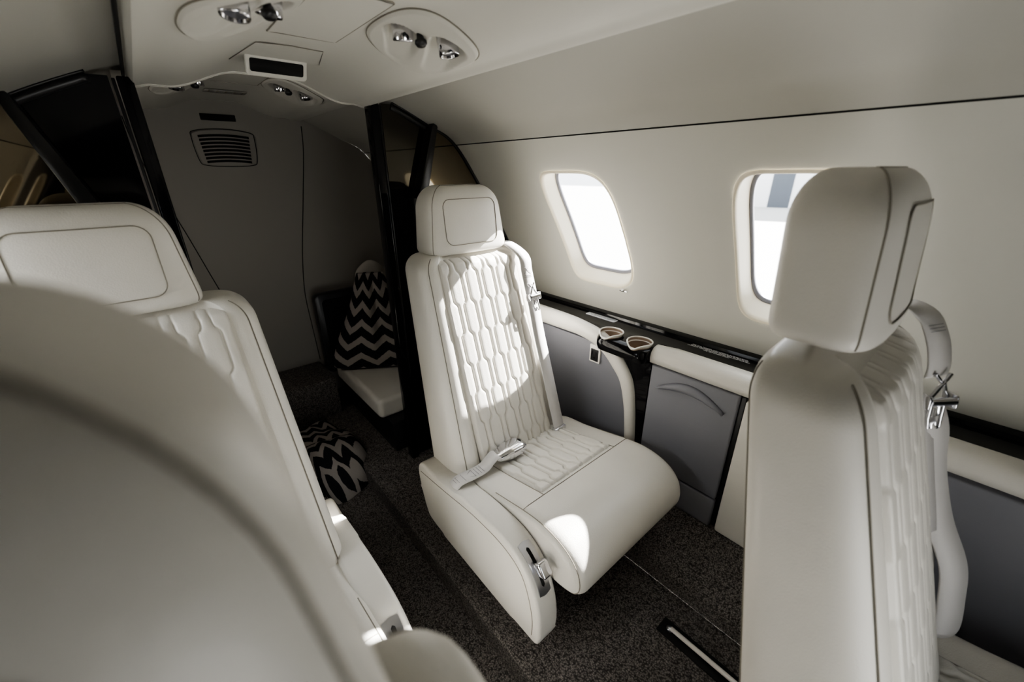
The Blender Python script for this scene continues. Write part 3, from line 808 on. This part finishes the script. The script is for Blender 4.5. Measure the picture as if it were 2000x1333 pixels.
# pillow standing on the bench, pinched to a tall triangle
def pillow():
    n = 46; mb = MB()
    base = Vector((.665, 1.70, .374)); 
    def f(sgn):
        def g(u, v):
            w = lerp(.225, .055, v**1.1)*(1+.05*math.sin(7*v)); x = (u-.5)*2
            z = v*.41
            th = .085*(max(0, 1-x*x)**.55)*(max(0, math.sin(math.pi*min(1, .12+v*.86)))**.7)
            crease = -.022*math.exp(-((x-.05-.1*v)/.13)**2)*sm(0, .3, v)*(1-sm(.8, 1, v)) if sgn > 0 else 0
            nz = .008*noise.noise(Vector((u*4, v*5, 3)))
            px = x*w; d = sgn*th+ (crease if sgn > 0 else 0)+nz
            # the pillow's face looks to the camera side (-x,-y); d is depth along that direction
            fx, fy = -.50, -.87; sx, sy = .87, -.50
            q = base+Vector((sx*px+fx*d+.03*v, sy*px+fy*d+.11*v, z+.010)); q.z = max(q.z, .376); return q
        return g
    for s in (1, -1): mb.grid(f(s), n, n, 0, 1, 0, 1, uvf=lambda u, v: ((u*1.0)*.56+.0, v*1.0+.15))
    o = mb.out('pillow', 'chevron'); return tag(o, 'black and white chevron fleece pillow propped upright on the bench', 'pillow')
pillow()
def crumple(name, c, rx, ry, h, seed, m, uvs=(1., 1.), rot=0., lump=.35, freq=5):
    mb = MB(); n = 64; cr, sr = math.cos(rot), math.sin(rot)
    def g(u, v):
        r = u; a = v*2*math.pi; rad = 1+.14*noise.noise(Vector((math.cos(a)*1.4, math.sin(a)*1.4, seed)))
        x, y = rx*r*rad*math.cos(a), ry*r*rad*math.sin(a)
        prof = (1-min(1, r)**3.2)**.55
        fold = noise.noise(Vector((x*freq*1.6, y*freq*1.6, seed+2)))+.6*abs(math.sin(y*19+3*x+2*noise.noise(Vector((x*6, y*6, seed)))))-.3
        z = h*prof*(1+lump*fold)+.0015
        return Vector((c[0]+x*cr-y*sr, c[1]+x*sr+y*cr, c[2]+max(.001, z)))
    mb.grid(g, 40, 96, 0.001, 1, 0, 1, uvf=lambda u, v: (uvs[0]*((g(u, v).x-c[0])+.3*g(u, v).z)*3.0+.5, uvs[1]*((g(u, v).y-c[1])-.45*g(u, v).z)*3.0+.5))
    return mb.out(name, m)
o = crumple('blanket', (.300, 1.53, AZ), .145, .25, .15, 4.2, 'chevron', (1.0, 1.0), .0, .22, 4); tag(o, 'crumpled chevron fleece blanket heaped on the aisle floor', 'blanket')
def towel():
    mb = MB(); b = Vector((.735, 1.897, .625))
    def g(u, v):
        a = u*2*math.pi; r = .075*math.sin(math.pi*v)**.6*(1+.15*noise.noise(Vector((math.cos(a), math.sin(a), v*3))))
        return b+Vector((r*1.1*math.cos(a), r*.45*math.sin(a), .20*v+.01))
    mb.grid(g, 40, 24, 0, 1, 0.01, .99); o = mb.out('cushion', 'cloth_white'); return tag(o, 'plain pale cushion wedged upright behind the chevron pillow', 'cushion')
towel()
# ---------------------------------------------------------------- ceiling fittings
def psu(cx, cy, side, dz, label, a=.076, b=.116):
    t = thing('overhead_service_unit', label, 'overhead unit', (cx, cy, HZ(cx)+dz), 'overhead air and light units')
    X = lambda x: cx+side*x
    # teardrops in local coords: head (hx,hy) tail (tx,ty)
    tears = [((-.034, .000), (-.006, .082), .031), ((.020, -.050), (.048, .046), .033)]
    def depth(x, y):
        d = 0
        for (hx, hy), (tx_, ty), r in tears:
            ax, ay = tx_-hx, ty-hy; q = max(0, min(1, ((x-hx)*ax+(y-hy)*ay)/(ax*ax+ay*ay)))
            ds = math.hypot(x-hx-ax*q, y-hy-ay*q); rr = r*lerp(1, .72, q)
            d = max(d, lerp(.022, .003, q**.8)*(1-sm(rr*.62, rr, ds)))
        return d
    mb = MB()
    def g(u, v):
        an = 2*math.pi*v; c, s = math.cos(an), math.sin(an)
        x, y = a*u*sgnpow(c, .84), b*u*sgnpow(s, .84)
        edge = .0045*(1-sm(.95, 1.0, u))
        z = HZ(X(x))+dz-edge-.0008+depth(x, y)
        return Vector((X(x), cy+y, z))
    mb.grid(g, 44, 88, 0.001, 1, 0, 1); mb.out('bezel', 'liner', t)
    rg = MB(); rg.tube([g(1.006, k/72)-Vector((0, 0, .0002)) for k in range(72)], .0011, 6, closed=True); rg.out('bezel_gap', 'seam', t)
    for i, ((hx, hy), (tx_, ty), r) in enumerate(tears):
        base = Vector((X(hx), cy+hy, HZ(X(hx))+dz+.008)); ax = Vector((side*.10, -.10 if i else .18, -.96)).normalized()
        nz = MB(); nz.lathe([(.0175, -.012), (.0175, .019), (.0165, .0210), (.0145, .0205), (.0140, .012)], base, ax, 28); nz.out('air_nozzle' if i == 0 else 'reading_light', 'chrome', t)
        nz = MB(); nz.lathe([(.0142, .0165), (.010, .0160), (0.0005, .0158)], base, ax, 28); nz.out('nozzle_throat' if i == 0 else 'lamp_lens', 'void' if i == 0 else 'gasket', t)
    kb = MB(); kb.lathe([(.005, 0), (.006, .010), (.0095, .012), (.010, .016), (.007, .020), (0.0005, .0205)], Vector((X(-.022), cy-.034, HZ(X(-.022))+dz-.001)), (0, -.15, -.95), 20); kb.out('knob', 'blackmat', t)
psu(.430, .735, 1, 0, 'overhead air and light unit nearest the right windows, above the quilted seat')
psu(.165, .740, -1, 0, 'overhead air and light unit at the top left with black knob')
psu(.432, 1.535, 1, .026, 'dim overhead unit beyond the ceiling lip on the right')
psu(.160, 1.55, -1, .026, 'dim overhead unit beyond the ceiling lip on the left')
psu(.430, .250, 1, 0, 'overhead unit cut by the top edge above the windows')
# access panel
t = thing('ceiling_hatch', 'flat rectangular hatch between the two overhead units', 'hatch', (.286, .78, 1.44))
def plate(x0, x1, y0, y1, off, r=.006):
    mb = MB()
    mb.grid(lambda u, v: Vector((u, v, HZ(u)-off)), 16, 8, x0, x1, y0, y1); return mb
plate(.232, .345, .66, .905, .0016).out('hatch_cover', 'liner', t)
o_ = MB(); o_.tube([Vector((x, y, HZ(x)-.0008)) for x, y in rrect(.2305, .655, .3465, .907, .006, 4)], .0008, 6, closed=True); o_.out('hatch_gap', 'seam', t)
# centre air outlet
t = thing('ceiling_vent', 'cream framed black slot air outlet in the middle of the ceiling', 'vent', (.29, 1.10, 1.44))
fr = MB(); 
def tilt(a, b_, h_, c=Vector((.289, 1.105, 1.428)), ang=math.radians(35)):
    u = Vector((0, -math.sin(ang)*-1*0+math.cos(ang)*0, 0))
    yy = Vector((0, math.sin(ang), -math.cos(ang)))   # down the face
    nn = Vector((0, -math.cos(ang), -math.sin(ang)))  # faces forward and down
    return c+Vector((1, 0, 0))*a-yy*b_+nn*h_
fr.slab(rrect(-.060, -.023, .060, .023, .008), .008, .002, 2, to=lambda a, b_, h_: tilt(a, b_, h_-.006)); fr.out('vent_frame', 'liner', t, sharp=50)
sl = MB(); sl.slab(rrect(-.052, -.013, .052, .013, .004), .001, 0, 1, to=lambda a, b_, h_: tilt(a, b_, h_+.002)); sl.out('vent_slot', 'void', t)
rm = MB(); rm.grid(lambda u, v: Vector((lerp(.229, .349, u)+(u-.5)*.05*v, lerp(.985, 1.10, v), HZ(lerp(.229, .349, u))-.0015-.001*v)), 12, 8); rm.out('vent_ramp', 'liner', t)
g_ = MB(); g_.tube([(.205, 1.12, HZ(.205)-.001), (.229, .985, HZ(.229)-.001), (.289, .98, HZ(.289)-.001), (.349, .985, HZ(.349)-.001), (.373, 1.09, HZ(.373)-.001)], .0008, 6); g_.out('vent_gap', 'seam', t)
# small hatch and placard in the aft ceiling
t = thing('ceiling_hatch', 'small hatch panel in the dim aft ceiling beyond the lip', 'hatch', (.29, 1.56, 1.468))
mb = MB(); mb.grid(lambda u, v: Vector((u, v, HZ(u)+.0245)), 12, 6, .235, .355, 1.42, 1.62); mb.out('hatch_cover', 'liner', t)
mb = MB(); mb.tube([Vector((x, y, HZ(x)+.0252)) for x, y in rrect(.233, 1.418, .357, 1.622, .006, 4)], .0011, 6, closed=True); mb.out('hatch_gap', 'seam', t)
t = thing('ceiling_grille', 'narrow barred grille in the aft ceiling close to the bulkhead', 'grille', (.29, 1.80, 1.468))
mb = MB(); mb.slab(rrect(.235, 1.77, .355, 1.83, .006), .002, 0, 1, to=lambda a, b_, h_: (a, b_, HZ(a)+.0225+h_)); mb.out('grille_plate', 'aft', t)
mb = MB()
for i in range(5): mb.box((.247+i*.024, 1.778, HZ(.29)+.0215), (.251+i*.024, 1.822, HZ(.29)+.0235))
mb.out('bars', 'seam', t)
# bulkhead fittings
t = thing('bulkhead_slot_vent', 'short black slot near the top of the aft bulkhead', 'vent', (.292, YB, 1.42))
mb = MB(); mb.slab(rrect(.236, 1.402, .349, 1.424, .002, 2), .006, .001, 1, to=lambda a, b_, h_: (a, YB-.006+h_, b_)); mb.out('slot', 'void', t)
t = thing('bulkhead_grille', 'louvred return air grille on the aft bulkhead', 'grille', (.295, YB, 1.31))
def arcrect(x0, x1, z0, z1):
    return [(p.x, p.y) for p in catmull([(x0+.012, z1-.006), (.295, z1+.004), (x1-.012, z1-.006), (x1, z1-.03), (x1-.006, z0+.02), (x1-.026, z0+.002), (.295, z0-.002), (x0+.026, z0+.002), (x0+.006, z0+.02), (x0, z1-.03)], 4, closed=True)]
mb = MB(); mb.slab(arcrect(.195, .395, 1.247, 1.368), .008, .003, 2, to=lambda a, b_, h_: (a, YB-.009+h_, b_)); mb.out('grille_frame', 'aft', t)
mb = MB(); mb.tube([(a, YB-.0005, b_) for a, b_ in arcrect(.192, .398, 1.244, 1.371)], .0014, 6, closed=True); mb.out('grille_gap', 'void', t)
for i in range(8):
    z = 1.352-i*.0128; mb = MB(); hw_ = .083-.0012*i
    mb.loft([[(x, YB-.0095, z-(x-.295)**2*.9-.0042), (x, YB-.0105, z-(x-.295)**2*.9), (x, YB-.0095, z-(x-.295)**2*.9+.0042)] for x in [.295-hw_+2*hw_*k/16 for k in range(17)]]); mb.out('louvre', 'void', t)
# seat track in the floor
t = thing('seat_track', 'bright metal bar in a black floor slot beside the profile seat', 'track', (.722, .0, FZ))
MB().box((.700, -.50, FZ-.002), (.745, .262, FZ+.003), .001).out('track_slot', 'void', t)
MB().tube([(.722, -.48, FZ+.012), (.722, .235, FZ+.012)], .0055, 12).out('track_bar', 'rim', t)
MB().lathe([(.008, 0), (.008, .006), (.005, .008), (.0005, .008)], (.722, .238, FZ+.004), (0, 0, 1), 16).out('track_stop', 'steel', t)

# ---------------------------------------------------------------- outside
g = MB(); g.add([(-60, -60, -1.3), (60, -60, -1.3), (60, 60, -1.3), (-60, 60, -1.3)], [(0, 1, 2, 3)]); M['apron'] = mat('apron_concrete', (.55, .55, .54), .9)
struct(g.out('ground', 'apron', smooth=False))
M['hangar'] = mat('hangar_white', (.93, .94, .95), .8); M['hangar_door'] = mat('hangar_door', (.10, .115, .14), .6)
ha = math.radians(73); dv = Vector((math.sin(ha), math.cos(ha), 0)); sv = Vector((dv.y, -dv.x, 0))
t = thing('hangar', 'white hangar with a narrow grey door seen through the window by the profile seat', 'building', dv*36+Vector((0, 0, -1.3)))
t['kind'] = 'structure'
def hb(name, s0, s1, d0, d1, z0, z1, m):
    v = [dv*d+sv*s_+Vector((0, 0, z)) for z in (z0, z1) for d, s_ in ((d0, s0), (d0, s1), (d1, s1), (d1, s0))]
    mb = MB(); mb.add(v, [(0, 1, 2, 3), (4, 5, 6, 7), (0, 1, 5, 4), (1, 2, 6, 5), (2, 3, 7, 6), (3, 0, 4, 7)]); return mb.out(name, m, t, smooth=False)
hb('wall', -2.7, 25, 36, 44, -1.3, 6, 'hangar'); hb('roof', -3.0, 25.4, 35.6, 44.4, 6, 6.3, 'hangar')
hb('door', -.75, .55, 35.95, 36.1, -1.3, 2.4, 'hangar_door')

# ---------------------------------------------------------------- forward bulkhead with openings (behind the camera, set close and black to cut bounce)
fw = MB()
for x0, x1, z0, z1 in ((-.84, .08, .06, 1.49), (.55, 1.46, .06, 1.49), (.08, .55, .8, 1.49)):
    fw.box((x0, Y0-.03, z0), (x1, Y0-.005, z1))
struct(fw.out('wall_front', 'blackmat', smooth=False))

# ---------------------------------------------------------------- camera
f_px, yaw, pitch, roll = 787., math.radians(40.68), math.radians(22.88), math.radians(-.3)
Fd = Vector((math.sin(yaw)*math.cos(pitch), math.cos(yaw)*math.cos(pitch), -math.sin(pitch)))
Rt = Vector((math.cos(yaw), -math.sin(yaw), 0)); Up = Rt.cross(Fd)
Rt, Up = Rt*math.cos(roll)+Up*math.sin(roll), Up*math.cos(roll)-Rt*math.sin(roll)
cam = bpy.data.cameras.new('camera'); co = bpy.data.objects.new('camera', cam); C.objects.link(co)
co.matrix_world = Matrix(((Rt.x, Up.x, -Fd.x, 0), (Rt.y, Up.y, -Fd.y, 0), (Rt.z, Up.z, -Fd.z, 1.22), (0, 0, 0, 1)))
cam.sensor_width = 36; cam.lens = f_px/2000*36; cam.clip_start = .01
cam.dof.use_dof = True; cam.dof.focus_distance = 1.12; cam.dof.aperture_fstop = 3.2
bpy.context.scene.camera = co

# ---------------------------------------------------------------- light
w = bpy.data.worlds.new('world'); bpy.context.scene.world = w; w.use_nodes = True
w.node_tree.nodes['Background'].inputs[0].default_value = (.93, .97, 1, 1); w.node_tree.nodes['Background'].inputs[1].default_value = 2.2
def area(name, loc, target, sx, sy, power, col=(1, 1, 1)):
    l = bpy.data.lights.new(name, 'AREA'); l.shape = 'RECTANGLE'; l.size = sx; l.size_y = sy; l.energy = power; l.color = col
    o = bpy.data.objects.new(name, l); C.objects.link(o); o.location = loc
    o.rotation_euler = (Vector(target)-Vector(loc)).to_track_quat('-Z', 'Y').to_euler(); return o
area('sky_left', (-2.2, .7, 2.2), (.3, .6, .8), 1.6, 1.0, 55, (.96, .98, 1))
area('sky_right', (2.8, .7, 2.3), (.3, .6, .8), 1.6, 1.0, 55, (.96, .98, 1))
area('aft_side_light', (-.32, 1.50, 1.18), (.55, 1.66, .30), .25, .25, .75, (1, .93, .84))  # added fill lamp hidden behind the left partition, lifts the aft area
az, el = math.radians(81), math.radians(35.2)
sl_ = bpy.data.lights.new('sun', 'SUN'); sl_.energy = 34; sl_.angle = math.radians(.6); sl_.color = (1, .98, .95)
so_ = bpy.data.objects.new('sun', sl_); C.objects.link(so_)
so_.rotation_euler = Vector((math.sin(az)*math.cos(el), -math.cos(az)*math.cos(el), math.sin(el))).to_track_quat('Z', 'Y').to_euler()
sc = bpy.context.scene
sc.view_settings.view_transform = 'AgX'
try: sc.view_settings.look = 'AgX - Medium High Contrast'
except Exception: pass
sc.view_settings.exposure = 0.62
